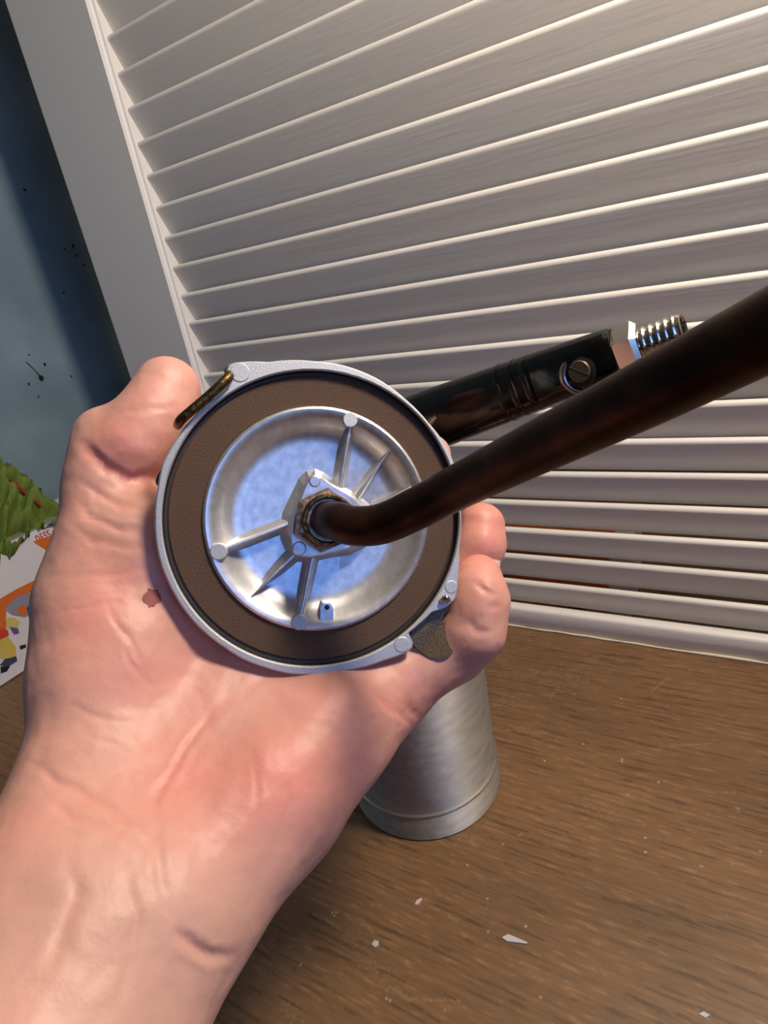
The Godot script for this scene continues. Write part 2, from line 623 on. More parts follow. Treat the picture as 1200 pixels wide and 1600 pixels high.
func left_corner() -> void:
	# small dark mildew marks on the blue wall
	var wall: Node = get_node("wall_left")
	for s in [[0.4748, -0.0566, 0.0022], [0.4122, -0.0953, 0.0028], [0.4009, -0.0952, 0.0020], [0.3891, -0.1015, 0.0022], [0.2692, 0.0075, 0.0042], [0.2826, -0.0023, 0.0024], [0.2655, 0.0254, 0.0022], [0.2486, 0.0202, 0.0016], [0.297, 0.012, 0.0014], [0.36, -0.06, 0.0016], [0.41, -0.082, 0.0015], [0.262, -0.03, 0.0018], [0.25, -0.05, 0.0014]]:
		var st := begin()
		var ring := PackedVector3Array()
		for j in 10:
			var a := TAU * j / 10.0
			var r: float = float(s[2]) * rng.randf_range(0.55, 1.25)
			ring.append(Vector3(0.0002, cos(a) * r, sin(a) * r * 0.8))
		fan(st, ring)
		put("mildew_spot", done(st), M.mildew, wall, Transform3D(Basis(), Vector3(-0.7200, s[0], s[1])))
	var st3 := begin()
	sweep(st3, [Vector3(-0.7198, 0.2908, 0.0189), Vector3(-0.7198, 0.286, 0.016), Vector3(-0.7198, 0.279, 0.012), Vector3(-0.7198, 0.270, 0.0085)], [0.0004, 0.0007, 0.0005, 0.0009], 6)
	put("scratch", done(st3), M.mildew, wall)
	# printed box
	var t := thing("printed_carton", Transform3D(Basis(), Vector3(-0.657, 0.0, 0.155)), "white cardboard carton with orange band and red lettering under the green cloth", "box")
	var st := begin()
	bevel_box(st, Vector3(-0.042, 0.0005, -0.115), Vector3(0.043, 0.131, 0.115), 0.0012)
	put("body", done(st), M.card, t)
	st = begin()   # the open flap at the top
	bevel_box(st, Vector3(0.0, 0.131, -0.11), Vector3(0.0425, 0.1325, 0.11), 0.0004)
	put("flap", done(st), mat(c8(150, 146, 140), 0.7), t)
	var txt := TextMesh.new()
	txt.text = "DESS"
	var f := SystemFont.new()
	f.font_names = PackedStringArray(["Droid Sans"])
	f.font_weight = 700
	txt.font = f
	txt.font_size = 16
	txt.pixel_size = 0.0007
	txt.depth = 0.0003
	put("lettering", txt, M.letter, t, Transform3D(Basis(Vector3.UP, PI / 2).scaled_local(Vector3(0.62, 1.0, 1.0)), Vector3(0.0431, 0.1215, -0.0235)))
	# flat print on the face: orange band, slanting ribbon and patches of colour (x = z along the face, y = height)
	var face := 0.0430
	var prints := [
		[[0.115, 0.082], [0.0397, 0.0825], [0.0229, 0.0835], [-0.02, 0.082], [-0.115, 0.08], [-0.115, 0.071], [0.0046, 0.0725], [0.0227, 0.0738], [0.0371, 0.0713], [0.0459, 0.0503], [0.0522, 0.0507], [0.115, 0.05]], M.card_orange,
		[[-0.012, 0.121], [-0.024, 0.120], [-0.06, 0.100], [-0.05, 0.09], [-0.022, 0.104]], M.card_orange,
		[[0.0358, 0.0723], [0.0242, 0.0764], [0.0125, 0.0737], [0.0091, 0.0615], [0.0142, 0.0528], [0.025, 0.0519], [0.0349, 0.0607], [0.0384, 0.0683]], mat(c8(138, 138, 152), 0.6),
		[[0.0059, 0.0674], [-0.004, 0.060], [0.0144, 0.0489], [0.0223, 0.0501], [0.0201, 0.0605]], mat(c8(52, 68, 118), 0.6),
		[[0.0277, 0.0653], [0.021, 0.0649], [0.0208, 0.057], [0.0261, 0.0526], [0.0297, 0.0604]], M.card_orange,
		[[0.0419, 0.063], [0.0347, 0.0582], [0.0311, 0.0505], [0.0382, 0.045], [0.0442, 0.0514]], mat(c8(206, 186, 110), 0.6),
		[[0.0421, 0.0515], [0.0358, 0.0457], [0.0368, 0.0401], [0.0415, 0.0418]], mat(c8(92, 84, 130), 0.6),
		[[0.0505, 0.0549], [0.0449, 0.0496], [0.0459, 0.044], [0.0547, 0.0448], [0.07, 0.05]], M.letter,
		[[0.0547, 0.0448], [0.0474, 0.0435], [0.0451, 0.0301], [0.0484, 0.0205], [0.0573, 0.0231], [0.0618, 0.028]], mat(c8(204, 178, 84), 0.6),
		[[0.0583, 0.0239], [0.0487, 0.0199], [0.0495, 0.0149], [0.0594, 0.0151], [0.0648, 0.0209]], mat(c8(58, 64, 96), 0.6),
		[[0.0648, 0.0189], [0.0574, 0.0142], [0.0619, 0.0113], [0.0673, 0.0129]], M.card_black,
		[[0.0415, 0.0275], [0.0359, 0.0259], [0.0372, 0.0228], [0.0422, 0.024]], M.card_black]
	for i in prints.size() / 2:
		var poly := PackedVector2Array()
		for q in prints[i * 2]: poly.append(Vector2(-q[0], q[1] + 0.0005))
		var st4 := begin()
		var off := 0.0002 + 0.00008 * i
		prism(st4, poly, 0.0, poly, off)
		put("print", done(st4), prints[i * 2 + 1], t, Transform3D(Basis(Vector3.UP, PI / 2), Vector3(face, 0, 0)))
	# green cloth draped over the carton's top
	cloth()


func cloth() -> void:
	var t := thing("green_cloth", Transform3D(Basis(), Vector3(-0.65, 0.134, 0.15)), "crumpled lime green cloth with red stripe, lying on the white carton", "cloth")
	var n := FastNoiseLite.new()
	n.seed = 8
	n.frequency = 14.0
	n.fractal_octaves = 3
	var folds := FastNoiseLite.new()
	folds.seed = 19
	folds.frequency = 20.0
	folds.fractal_octaves = 1
	folds.noise_type = FastNoiseLite.TYPE_SIMPLEX
	var st := begin()
	var rr := []
	var nu := 56
	for i in nu + 1:
		var u := float(i) / nu          # along z, from the wall end towards the viewer
		var z := -0.080 + 0.205 * u
		var h := 0.086 * smoothstep(0.0, 0.34, u) * (1.0 - 0.25 * smoothstep(0.6, 1.0, u)) + 0.006
		var drop := -0.005 + 0.005 * sin(u * 15.0) + 0.008 * smoothstep(0.35, 0.55, u)
		var c := catmull([Vector3(-0.046, 0.002, z), Vector3(-0.030, h * 0.8, z), Vector3(-0.004, h, z), Vector3(0.026, h * 0.80, z), Vector3(0.043, h * 0.36, z), Vector3(0.046, -drop * 0.6, z), Vector3(0.046, -drop - 0.004, z)], 8)
		var row := PackedVector3Array()
		for k in c.size():
			var p: Vector3 = c[k]
			var s := p.y - p.x
			var f := 0.020 * (1.0 - absf(folds.get_noise_2d(s * 0.9 + z * 1.1, z * 1.5 - s * 0.5)) * 2.2) * smoothstep(-0.12, 0.02, z - 0.02) - 0.012 + 0.0025 * n.get_noise_2d(z * 1.2 + s, s)
			var side := smoothstep(0.0, 0.2, float(k) / c.size())
			row.append(p + Vector3(0.7, 0.6, 0).normalized() * (f * 1.8) * side + Vector3(0.002, 0, 0))
		rr.append(row)
	rows(st, rr, false, 0)
	put("fabric", done(st), M.cloth, t)
	st = begin()
	var stripe := []
	for q in [[17, 26], [15, 28], [13, 31]]:
		var row: PackedVector3Array = rr[q[0]]
		stripe.append(row[q[1]] + Vector3(0.0022, 0.0016, 0))
	sweep(st, catmull(stripe, 4), spread([0.0012, 0.0022, 0.0012], 4), 8)
	put("stripe", done(st), M.red_band, t)


func behind_shutter() -> void:
	var t := thing("orange_carton", Transform3D(Basis(), Vector3(-0.20, 0.0, -0.075)), "orange cardboard carton with black mark glimpsed through the lowest louvers", "box")
	var st := begin()
	bevel_box(st, Vector3(-0.14, 0.0005, -0.04), Vector3(0.121, 0.07, 0.04), 0.0012)
	put("body", done(st), M.card_orange, t)
	st = begin()
	bevel_box(st, Vector3(0.121, 0.0005, -0.039), Vector3(0.139, 0.069, 0.039), 0.001)
	put("end_strip", done(st), M.cream, t)
	st = begin()
	var mark := PackedVector2Array([Vector2(0.086, 0.0), Vector2(0.086, 0.0105), Vector2(0.090, 0.0105), Vector2(0.0935, 0.0055), Vector2(0.097, 0.0105), Vector2(0.101, 0.0105), Vector2(0.101, 0.0)])
	prism(st, mark, 0.0, mark, 0.0004)
	put("printed_mark", done(st), M.card_black, t, Transform3D(Basis(), Vector3(0, 0.001, 0.04)))


# like lathe, with coordinates round the axis for the direction of the turning marks
func spun_lathe(st: SurfaceTool, prof: Array, segs := 96) -> void:
	var group := 0
	for i in prof.size() - 1:
		if i > 0 and absf((prof[i] - prof[i - 1]).angle_to(prof[i + 1] - prof[i])) > 0.45: group += 1
		st.set_smooth_group(group)
		for j in segs:
			var c := []
			for q in [[i, j], [i + 1, j], [i + 1, j + 1], [i, j + 1]]:
				var a: float = TAU * (q[1] % segs) / segs
				c.append([Vector3(cos(a) * prof[q[0]].x, sin(a) * prof[q[0]].x, prof[q[0]].y), Vector2(float(q[1]) / segs, prof[q[0]].y * 4.0 + prof[q[0]].x)])
			for k in [0, 1, 2, 0, 2, 3]:
				st.set_uv(c[k][1])
				st.add_vertex(c[k][0])


func cup() -> void:
	var c := Vector3(-0.1612, 0.0, 0.1807)
	var t := thing("paint_cup", Transform3D(Basis(), c), "grey spun aluminium cup standing on the table behind the hand", "cup")
	var turn := Transform3D(Basis(Vector3.RIGHT, -PI / 2), Vector3.ZERO)
	var st := begin()
	spun_lathe(st, [Vector2(0.0001, 0.003), Vector2(0.0462, 0.003), Vector2(0.0474, 0.006), Vector2(0.0474, 0.130), Vector2(0.0482, 0.131), Vector2(0.0482, 0.134), Vector2(0.0462, 0.134), Vector2(0.0460, 0.006), Vector2(0.0001, 0.005)], 96)
	put("body", done(st), M.spun, t, turn)
	st = begin()
	spun_lathe(st, [Vector2(0.0440, 0.0004), Vector2(0.0480, 0.0004), Vector2(0.0488, 0.0012), Vector2(0.0488, 0.0185), Vector2(0.0485, 0.0195), Vector2(0.0476, 0.0196)], 96)
	put("base_band", done(st), M.spun, t, turn)
	st = begin()
	lathe(st, [Vector2(0.0478, 0.0190), Vector2(0.0488, 0.0190), Vector2(0.0491, 0.0196), Vector2(0.0488, 0.0203), Vector2(0.0474, 0.0206)], 96)
	put("seam", done(st), mat(c8(214, 206, 192), 0.3, 1.0), t, turn)


# ---------------------------------------------------------------- the sprayer head held in the hand
var lid_frame: Transform3D


func lid_pt(x: float, y: float, h: float) -> Vector2:   # where the sight line meets the plane h above the lid's face
	var o := lid_frame.affine_inverse() * EYE
	var d := (lid_frame.affine_inverse() * at(x, y, 1.0)) - o
	var k := (h - o.z) / d.z
	return Vector2(o.x + d.x * k, o.y + d.y * k)


func lid_at(x: float, y: float, depth: float) -> Vector3:
	return lid_frame.affine_inverse() * at(x, y, depth)


func poly_at(pts: Array, h: float) -> PackedVector2Array:
	var out := PackedVector2Array()
	for p in pts: out.append(lid_pt(p[0], p[1], h))
	return out


func sprayer() -> void:
	var n := (RIGHT * 0.2 + BACK * 0.98).normalized()
	var u := (UPWARD.cross(n)).normalized()
	lid_frame = Transform3D(Basis(u, n.cross(u), n), at(487, 810, 0.195))
	var t := thing("paint_spray_gun", lid_frame, "metal spray gun held in the hand, underside of its round lid facing forward", "spray gun")
	# --- lid: a ring whose outline follows the casting with its lugs
	var outline := [[354, 577], [358, 569], [366, 566], [420, 565], [490, 563.5], [540, 571], [590, 591], [635, 624], [670, 660], [700, 700], [716, 745], [720, 790], [718, 860], [717, 900], [712, 937], [697, 950], [676, 957], [655, 977], [638, 991], [646, 1004], [645, 1013], [637, 1020], [600, 1033], [530, 1050], [490, 1055], [455, 1054], [415, 1044], [380, 1031], [350, 1012], [307, 977], [269, 924], [247, 869], [241, 810], [246, 760], [254, 722], [272, 690], [296, 657], [330, 625], [358, 606], [352, 593]]
	var c2 := lid_pt(487, 810, 0)
	var ci := lid_pt(497, 809.5, 0)
	var pol := []
	for p in outline:
		var q := lid_pt(p[0], p[1], 0) - c2
		pol.append([fposmod(q.angle(), TAU), q.length()])
	pol.sort_custom(func(a, b): return a[0] < b[0])
	var segs := 360
	var rr: Array = []
	for k in 6: rr.append(PackedVector3Array())
	for j in segs:
		var a := TAU * j / segs
		var r := 0.0
		for i in pol.size():
			var p: Array = pol[i]
			var q: Array = pol[(i + 1) % pol.size()]
			var a1: float = q[0] + (TAU if q[0] < p[0] else 0.0)
			var aa := a + (TAU if a < p[0] and q[0] < p[0] else 0.0)
			if aa >= p[0] and aa <= a1:
				r = lerpf(p[1], q[1], (aa - p[0]) / maxf(a1 - p[0], 1e-6))
				break
		var d := Vector3(cos(a), sin(a), 0)
		var o := Vector3(c2.x, c2.y, 0)
		var z := [-0.0042, -0.0005, 0.0, 0.0, -0.0006, -0.0095]
		var ri := ray_in(d, c2, ci, 0.0503)
		var rad := [ri, ri, ri + 0.0004, r - 0.0006, r, r - 0.0006]
		for k in 6: rr[k].append(o + d * float(rad[k]) + Vector3(0, 0, z[k]))
	var st := begin()
	rows(st, [rr[0], rr[1]], true, 1)
	rows(st, [rr[1], rr[2], rr[3]], true, 0xFFFFFFFF)
	rows(st, [rr[3], rr[4]], true, 3)
	rows(st, [rr[4], rr[5]], true, 4)
	fan(st, rr[5], true, 5)
	var lid := put("lid", done(st), M.rim, t)
	# round ejector marks on the lugs
	for e in [[375, 582, 15], [628, 1007, 13], [705, 917, 11]]:
		st = begin()
		var r: float = e[2] * 0.195 / 900.0
		lathe(st, [Vector2(0.0001, 0.00025), Vector2(r - 0.0003, 0.00025), Vector2(r - 0.0001, 0.0001), Vector2(r, -0.0004)], 28, lid_pt(e[0], e[1], 0.0))
		put("round_mark", done(st), M.rim, lid)
	# --- the dark channel and the gasket
	st = begin()
	lathe(st, [Vector2(0.0506, -0.0014), Vector2(0.0502, -0.0014), Vector2(0.0499, -0.0032), Vector2(0.0492, -0.0034), Vector2(0.0480, -0.0046)], 96, ci)
	put("seal_channel", done(st), M.grime, t)
	st = begin()
	lathe(st, [Vector2(0.0491, -0.0060), Vector2(0.0493, -0.0034), Vector2(0.0484, -0.0027), Vector2(0.0385, -0.0026), Vector2(0.0375, -0.0036)], 96, ci)
	put("gasket", done(st), M.cork, t)
	# --- the dished plate
	var pc := lid_pt(499, 810, -0.002)
	var floor_h := -0.0082
	st = begin()
	lathe(st, [Vector2(0.0387, -0.0040), Vector2(0.0387, -0.0026), Vector2(0.0383, -0.0017), Vector2(0.0375, -0.0013), Vector2(0.0362, -0.0016), Vector2(0.0345, -0.0029), Vector2(0.0325, -0.0050), Vector2(0.0305, -0.0068), Vector2(0.0285, -0.0078), Vector2(0.0262, floor_h), Vector2(0.0001, floor_h)], 120, pc)
	var plate := put("dished_plate", done(st), M.cast, t)
	# ribs from the boss outwards
	for r in [[530, 768, 547, 668, 9.0, 0.9], [548, 790, 614, 697, 9.0, 0.12], [575, 800, 640, 762, 9.0, 0.4], [452, 818, 352, 858, 9.0, 0.9], [465, 862, 393, 932, 10.0, 0.12], [490, 862, 470, 962, 9.5, 0.8]]:
		var hi0 := -0.0040
		var hi1 := -0.0020
		var a := lid_pt(r[0], r[1], hi0)
		var b := lid_pt(r[2], r[3], hi1)
		var side := (b - a).orthogonal().normalized()
		st = begin()
		var sec: Array = []
		var w: float = r[4] * 1.35 * 0.195 / 900.0
		for i in 11:
			var s := i / 10.0
			var ww: float = w * lerpf(1.0, r[5], pow(s, 1.6))
			var top := lerpf(hi0, hi1, s)
			var p := a.lerp(b, s)
			var row := PackedVector3Array()
			for q in [[-1.15, 1.0], [-0.8, 0.75], [-0.55, 0.35], [-0.3, 0.08], [0.0, 0.0], [0.3, 0.08], [0.55, 0.35], [0.8, 0.75], [1.15, 1.0]]:
				var g: Vector2 = p + side * ww * float(q[0])
				row.append(Vector3(g.x, g.y, lerpf(top, floor_h - 0.0005, q[1])))
			sec.append(row)
		rows(st, sec, false, 0)
		fan(st, sec[0], false, 7)
		fan(st, sec[-1], true, 8)
		put("rib", done(st), M.cast, plate)
	# pins at the ends of ribs, and a little square post
	for e in [[547.5, 656, 12.0], [341.5, 862, 13.0], [468, 973, 12.5]]:
		st = begin()
		var r: float = e[2] * 0.195 / 900.0
		lathe(st, [Vector2(0.0001, -0.0008), Vector2(r - 0.0003, -0.0008), Vector2(r, -0.0012), Vector2(r + 0.0002, -0.0060)], 28, lid_pt(e[0], e[1], -0.0008))
		put("pin", done(st), M.rim, plate)
	st = begin()
	var po := poly_at([[499, 976], [499, 950], [503, 941], [518, 941], [523, 950], [522, 976]], -0.0022)
	prism(st, po, -0.0075, shrink(po, 0.0005), -0.0022, false)
	var post := put("post", done(st), M.cast, plate)
	st = begin()
	lathe(st, [Vector2(0.0001, -0.0019), Vector2(0.0008, -0.0019), Vector2(0.0009, -0.0024)], 16, lid_pt(511, 949, -0.0022))
	put("screw_hole", done(st), M.dark_hole, post)
	# --- boss
	var low := [[436, 822], [440, 800], [452, 775], [466, 746], [478, 734], [492, 731], [506, 737], [524, 752], [560, 772], [585, 792], [590, 830], [572, 856], [548, 868], [520, 872], [480, 880], [460, 878], [446, 862], [437, 842]]
	var high := [[455, 822], [458, 806], [466, 788], [476, 760], [484, 746], [492, 741], [503, 745], [520, 757], [552, 776], [572, 796], [575, 826], [562, 848], [545, 858], [520, 864], [482, 871], [467, 869], [456, 856], [453, 838]]
	st = begin()
	prism(st, poly_at(low, floor_h), floor_h - 0.0005, poly_at(high, -0.0022), -0.0022, false)
	prism(st, poly_at(high, -0.0022), -0.0022, shrink(poly_at(high, -0.0016), 0.0006), -0.0016, false)
	var boss := put("boss", done(st), M.cast, plate)
	for e in [[492, 752, 10.0], [467.5, 857, 12.0]]:
		st = begin()
		var r: float = e[2] * 0.195 / 900.0
		lathe(st, [Vector2(0.0001, -0.0012), Vector2(r - 0.0006, -0.0012), Vector2(r - 0.0002, -0.0015), Vector2(r, -0.0020)], 24, lid_pt(e[0], e[1], -0.0014))
		put("round_mark", done(st), M.cast, boss)
	# --- hex nut, ferrule and the suction tube
	var nc := lid_pt(508, 813, 0.003)
	st = begin()
	var hexes := []
	for k in [[0.0108, -0.0016], [0.0110, 0.0024], [0.0103, 0.0034], [0.0088, 0.0037]]:
		var ring := PackedVector2Array()
		for j in 6: ring.append(nc + Vector2.from_angle(TAU * j / 6.0 + 0.42) * float(k[0]))
		hexes.append([ring, k[1]])
	for k in 3: prism(st, hexes[k][0], hexes[k][1], hexes[k + 1][0], hexes[k + 1][1], false)
	put("hex_nut", done(st), M.nut, t)
	st = begin()
	var fc := lid_pt(514, 813, 0.005)
	lathe(st, [Vector2(0.0089, 0.0030), Vector2(0.0089, 0.0048), Vector2(0.0083, 0.0054), Vector2(0.0076, 0.0054), Vector2(0.0072, 0.0049), Vector2(0.0070, 0.0005)], 48, fc)
	put("ferrule", done(st), M.brass, t)
	var ctrl := []
	for p in [[512, 811, 0.198], [516, 812, 0.190], [528, 815, 0.1825], [556, 822, 0.178], [598, 818, 0.175], [650, 795, 0.169], [720, 758.5, 0.158], [850, 694, 0.131], [1000, 620, 0.107], [1200, 518, 0.0886], [1340, 447, 0.0795]]:
		ctrl.append(lid_at(p[0], p[1], p[2]))
	var path := catmull(ctrl, 8)
	var rads := []
	for p in path: rads.append(0.00625)
	st = begin()
	sweep(st, path, rads, 32)
	put("suction_tube", done(st), M.tube, t)
	# --- bail wire on the left, clamp lever on the lower right
	st = begin()
	var wire := catmull([lid_at(357, 580, 0.199), lid_at(359, 585, 0.191), lid_at(352, 595, 0.1875), lid_at(320, 624, 0.1860), lid_at(288, 651, 0.1850), lid_at(280, 660, 0.188), lid_at(278, 664, 0.200)], 6)
	var wr := []
	for p in wire: wr.append(0.0016)
	sweep(st, wire, wr, 14)
	put("bail_wire", done(st), M.brass, t)
	lever(t)
	# --- body behind the lid, handle and air inlet
	st = begin()
	sweep(st, [lid_at(487, 805, 0.204), lid_at(487, 805, 0.236), lid_at(500, 795, 0.246)], [0.022, 0.011, 0.009], 24)
	put("neck", done(st), M.cast, t)
	st = begin()
	var barrel := catmull([lid_at(440, 860, 0.300), lid_at(520, 790, 0.298), lid_at(600, 705, 0.292), lid_at(640, 672, 0.288)], 5)
	var br := []
	for i in barrel.size(): br.append(0.011 + 0.002 * sin(i * 0.4))
	sweep(st, barrel, br, 24)
	put("barrel", done(st), M.black, t)
	st = begin()
	sweep(st, [lid_at(492, 800, 0.244), lid_at(512, 798, 0.297)], [0.009, 0.010], 20)
	put("fluid_inlet", done(st), M.steel, t)
	handle(t)


func ray_in(d: Vector3, from: Vector2, centre: Vector2, radius: float) -> float:   # distance from a point inside a circle to the circle
	var f := from - centre
	var b := f.dot(Vector2(d.x, d.y))
	return -b + sqrt(b * b - f.length_squared() + radius * radius)


func lever(t: Node3D) -> void:
	var lv := Transform3D(t.transform.affine_inverse().basis, Vector3.ZERO)
	# a bent plate: outer curved flap with a slot, drawn on the plane a little behind the lid
	var h := -0.0030
	var outer := [[640, 992], [662, 964], [686, 940], [700, 930], [712, 942], [724, 950], [731, 962], [731, 976], [716, 998], [699, 1020], [685, 1027], [668, 1025], [654, 1016], [645, 1006]]
	var slot := [[684, 975], [692, 962], [702, 952], [710, 946], [709, 958], [700, 970], [690, 977]]
	var st := begin()
	# plate with a slot: the ring between the outline and the slot
	var po := poly_at(outer, h)
	var ps := poly_at(slot, h)
	var cs := Vector2.ZERO
	for p in ps: cs += p / ps.size()
	var ra: Array = []
	for k in 4: ra.append(PackedVector3Array())
	var segs := 72
	for j in segs:
		var d := Vector2.from_angle(TAU * j / segs)
		var ro := ray_out(po, cs, d)
		var rs := ray_out(ps, cs, d)
		var q0 := cs + d * rs
		var q1 := cs + d * ro
		var b0 := bend(q0, cs)
		var b1 := bend(q1, cs)
		ra[0].append(Vector3(q0.x, q0.y, h + b0 - 0.0016))
		ra[1].append(Vector3(q0.x, q0.y, h + b0))
		ra[2].append(Vector3(q1.x, q1.y, h + b1))
		ra[3].append(Vector3(q1.x, q1.y, h + b1 - 0.0016))
	for k in 3: rows(st, [ra[k], ra[k + 1]], true, 0xFFFFFFFF if k == 1 else k)
	rows(st, [ra[3], ra[0]], true, 9)
	put("clamp_lever", done(st), M.old_brass, t)
	st = begin()   # the bright arm of the casting that shows through the slot
	var arm := poly_at([[668, 985], [680, 955], [704, 930], [716, 940], [716, 962], [700, 984], [684, 996]], -0.006)
	prism(st, arm, -0.009, shrink(arm, 0.0003), -0.006)
	put("clamp_arm", done(st), M.rim, t)
	st = begin()
	var pivot := [lid_at(690, 940, 0.2035), lid_at(697, 933, 0.2025), lid_at(701, 939, 0.2035)]
	sweep(st, catmull(pivot, 4), [0.001, 0.001, 0.001, 0.001, 0.001, 0.001, 0.001, 0.001, 0.001], 10)
	put("pivot_pin", done(st), M.steel, t)


func bend(q: Vector2, c: Vector2) -> float:
	var s := (q - c).dot(Vector2(0.72, -0.69))
	return 0.42 * maxf(s - 0.001, 0.0) - maxf(-s - 0.004, 0.0) * 0.30


func ray_out(poly: PackedVector2Array, from: Vector2, d: Vector2) -> float:
	var best := 0.0
	for i in poly.size():
		var hit = Geometry2D.segment_intersects_segment(from, from + d * 0.2, poly[i], poly[(i + 1) % poly.size()])
		if hit != null: best = maxf(best, from.distance_to(hit))
	return best


# a body lofted through sections: [point, half width, half height]; flat sides, rounded corners
func loft(st: SurfaceTool, sections: Array, up0: Vector3, power := 3.0, segs := 36) -> void:
	var rr := []
	for i in sections.size():
		var p: Vector3 = sections[i][0]
		var q0: Vector3 = sections[maxi(i - 1, 0)][0]
		var q1: Vector3 = sections[mini(i + 1, sections.size() - 1)][0]
		var d := (q1 - q0).normalized()
		var side := d.cross(up0).normalized()
		var up := side.cross(d)
		var ring := PackedVector3Array()
		for j in segs:
			var a := TAU * j / segs
			var c := cos(a)
			var s := sin(a)
			var k := pow(pow(absf(c), power) + pow(absf(s), power), -1.0 / power)
			ring.append(p + side * c * k * float(sections[i][1]) + up * s * k * float(sections[i][2]))
		rr.append(ring)
	rows(st, rr, true, 0)
	fan(st, rr[0], false, 60)
	fan(st, rr[-1], true, 61)


func handle(t: Node3D) -> void:
	var a := lid_at(632, 672, 0.305)
	var b := lid_at(1066, 513, 0.213)
	var way := (b - a).normalized()
	var view := (lid_frame.affine_inverse() * EYE - a.lerp(b, 0.5)).normalized()
	view = (view - way * view.dot(way)).normalized()
	var st := begin()
	var secs := []
	# [distance along 0..1, half width across the picture, half depth]
	for s in [[-0.08, 0.0120, 0.0110], [-0.02, 0.0148, 0.0130], [0.06, 0.0158, 0.0138], [0.20, 0.0150, 0.0136], [0.40, 0.0136, 0.0132], [0.60, 0.0122, 0.0124], [0.76, 0.0108, 0.0112], [0.815, 0.0103, 0.0106], [0.83, 0.0094, 0.0096]]:
		secs.append([a.lerp(b, s[0]), s[1], s[2]])
	loft(st, secs, view, 3.2)
	var grip := put("handle", done(st), M.black, t)
	# three raised bands and the little facet near the lid
	for s in [0.46, 0.51, 0.56]:
		st = begin()
		loft(st, [[a.lerp(b, s), 0.0129 - (s - 0.46) * 0.008, 0.0126], [a.lerp(b, s + 0.010), 0.0134 - (s - 0.46) * 0.008, 0.01305], [a.lerp(b, s + 0.020), 0.0133 - (s - 0.46) * 0.008, 0.0130], [a.lerp(b, s + 0.030), 0.0127 - (s - 0.46) * 0.008, 0.0126]], view, 3.2)
		put("grip_band", done(st), M.black, grip)
	# worn recess with a slotted screw, on the side that faces the viewer
	var side := way.cross(view).normalized()
	var rc := a.lerp(b, 0.735) + view * 0.0106 + side * 0.0020
	var frame := Transform3D(Basis(way, view.cross(way).normalized(), view), rc)
	st = begin()
	var arc := []
	var arr := []
	for k in 13:
		var ang := PI * (0.28 + 1.05 * k / 12.0)
		arc.append(Vector3(cos(ang) * 0.0092 + 0.002, sin(ang) * 0.0082 - 0.001, 0.0004 - 0.0030 * pow(absf(sin(ang)), 3.0)))
		arr.append(0.0011 + 0.0007 * sin(PI * k / 12.0))
	arc.push_front(Vector3(0.0125, 0.0098, -0.0030))
	arr.push_front(0.0012)
	sweep(st, catmull(arc, 3), spread(arr, 3), 12)
	put("worn_edge", done(st), M.worn, grip, frame)
	st = begin()
	lathe(st, [Vector2(0.0001, 0.0010), Vector2(0.0040, 0.0010), Vector2(0.0062, 0.0004), Vector2(0.0072, -0.0016)], 32)
	put("recess", done(st), M.dark_hole, grip, frame)
	st = begin()
	lathe(st, [Vector2(0.0001, 0.0016), Vector2(0.0040, 0.0016), Vector2(0.0044, 0.0011), Vector2(0.0044, 0.0)], 28)
	var screw := put("screw", done(st), M.old_brass, grip, frame)
	st = begin()
	bevel_box(st, Vector3(-0.0042, -0.0005, 0.0012), Vector3(0.0042, 0.0005, 0.0019), 0.0001)
	put("slot", done(st), M.card_black, screw, Transform3D(Basis(Vector3.BACK, -0.7), Vector3.ZERO))
	# shiny chipped facet by the lid, and the trigger stud behind
	st = begin()
	var fa := a.lerp(b, 0.17) + view * 0.0134 + side * 0.0030
	sweep(st, catmull([fa - way * 0.012 + side * 0.005, fa - way * 0.003, fa + way * 0.008 - side * 0.004], 4), spread([0.0008, 0.0032, 0.0010], 4), 12)
	put("facet", done(st), M.worn, grip)
	st = begin()
	var kb := lid_at(738, 601, 0.287)
	sweep(st, [kb - view * 0.006, kb - view * 0.001, kb + view * 0.003, kb + view * 0.004], [0.0046, 0.0046, 0.0040, 0.0022], 18)
	put("trigger_stud", done(st), M.steel, t)
	# air inlet: hex, then thread, with an open end
	st = begin()
	var e0 := a.lerp(b, 0.825)
	var hx := Transform3D(Basis(side, way.cross(side).normalized(), way), e0)
	for k in [[0.0092, 0.0, 0.0098, 0.0012], [0.0098, 0.0012, 0.0098, 0.0078], [0.0098, 0.0078, 0.0080, 0.0096]]:
		var p0 := PackedVector2Array()
		var p1 := PackedVector2Array()
		for j in 6:
			p0.append(Vector2.from_angle(TAU * j / 6.0 + 0.2) * float(k[0]))
			p1.append(Vector2.from_angle(TAU * j / 6.0 + 0.2) * float(k[2]))
		prism(st, p0, k[1], p1, k[3], false)
	var inlet := put("air_inlet", done(st), M.steel, t, hx)
	st = begin()
	var prof := [Vector2(0.0062, 0.0085)]
	for k in 5:
		var z := 0.0100 + k * 0.0027
		prof.append_array([Vector2(0.0052, z), Vector2(0.0062, z + 0.0011), Vector2(0.0062, z + 0.0016), Vector2(0.0052, z + 0.0026)])
	prof.append_array([Vector2(0.0058, 0.0236), Vector2(0.0056, 0.0246), Vector2(0.0050, 0.0248), Vector2(0.0046, 0.0240), Vector2(0.0044, 0.0080), Vector2(0.0001, 0.0080)])
	lathe(st, prof, 40)
	put("thread", done(st), M.steel, inlet)


func spread(v: Array, per: int) -> Array:
	var out := []
	for i in v.size() - 1:
		for k in per: out.append(lerpf(v[i], v[i + 1], float(k) / per))
	out.append(v[-1])
	return out


# ---------------------------------------------------------------- the hand
const CELL := 0.0018
var field := PackedFloat32Array()
var nx := 0
var ny := 0
var nz := 0
var low := Vector3()


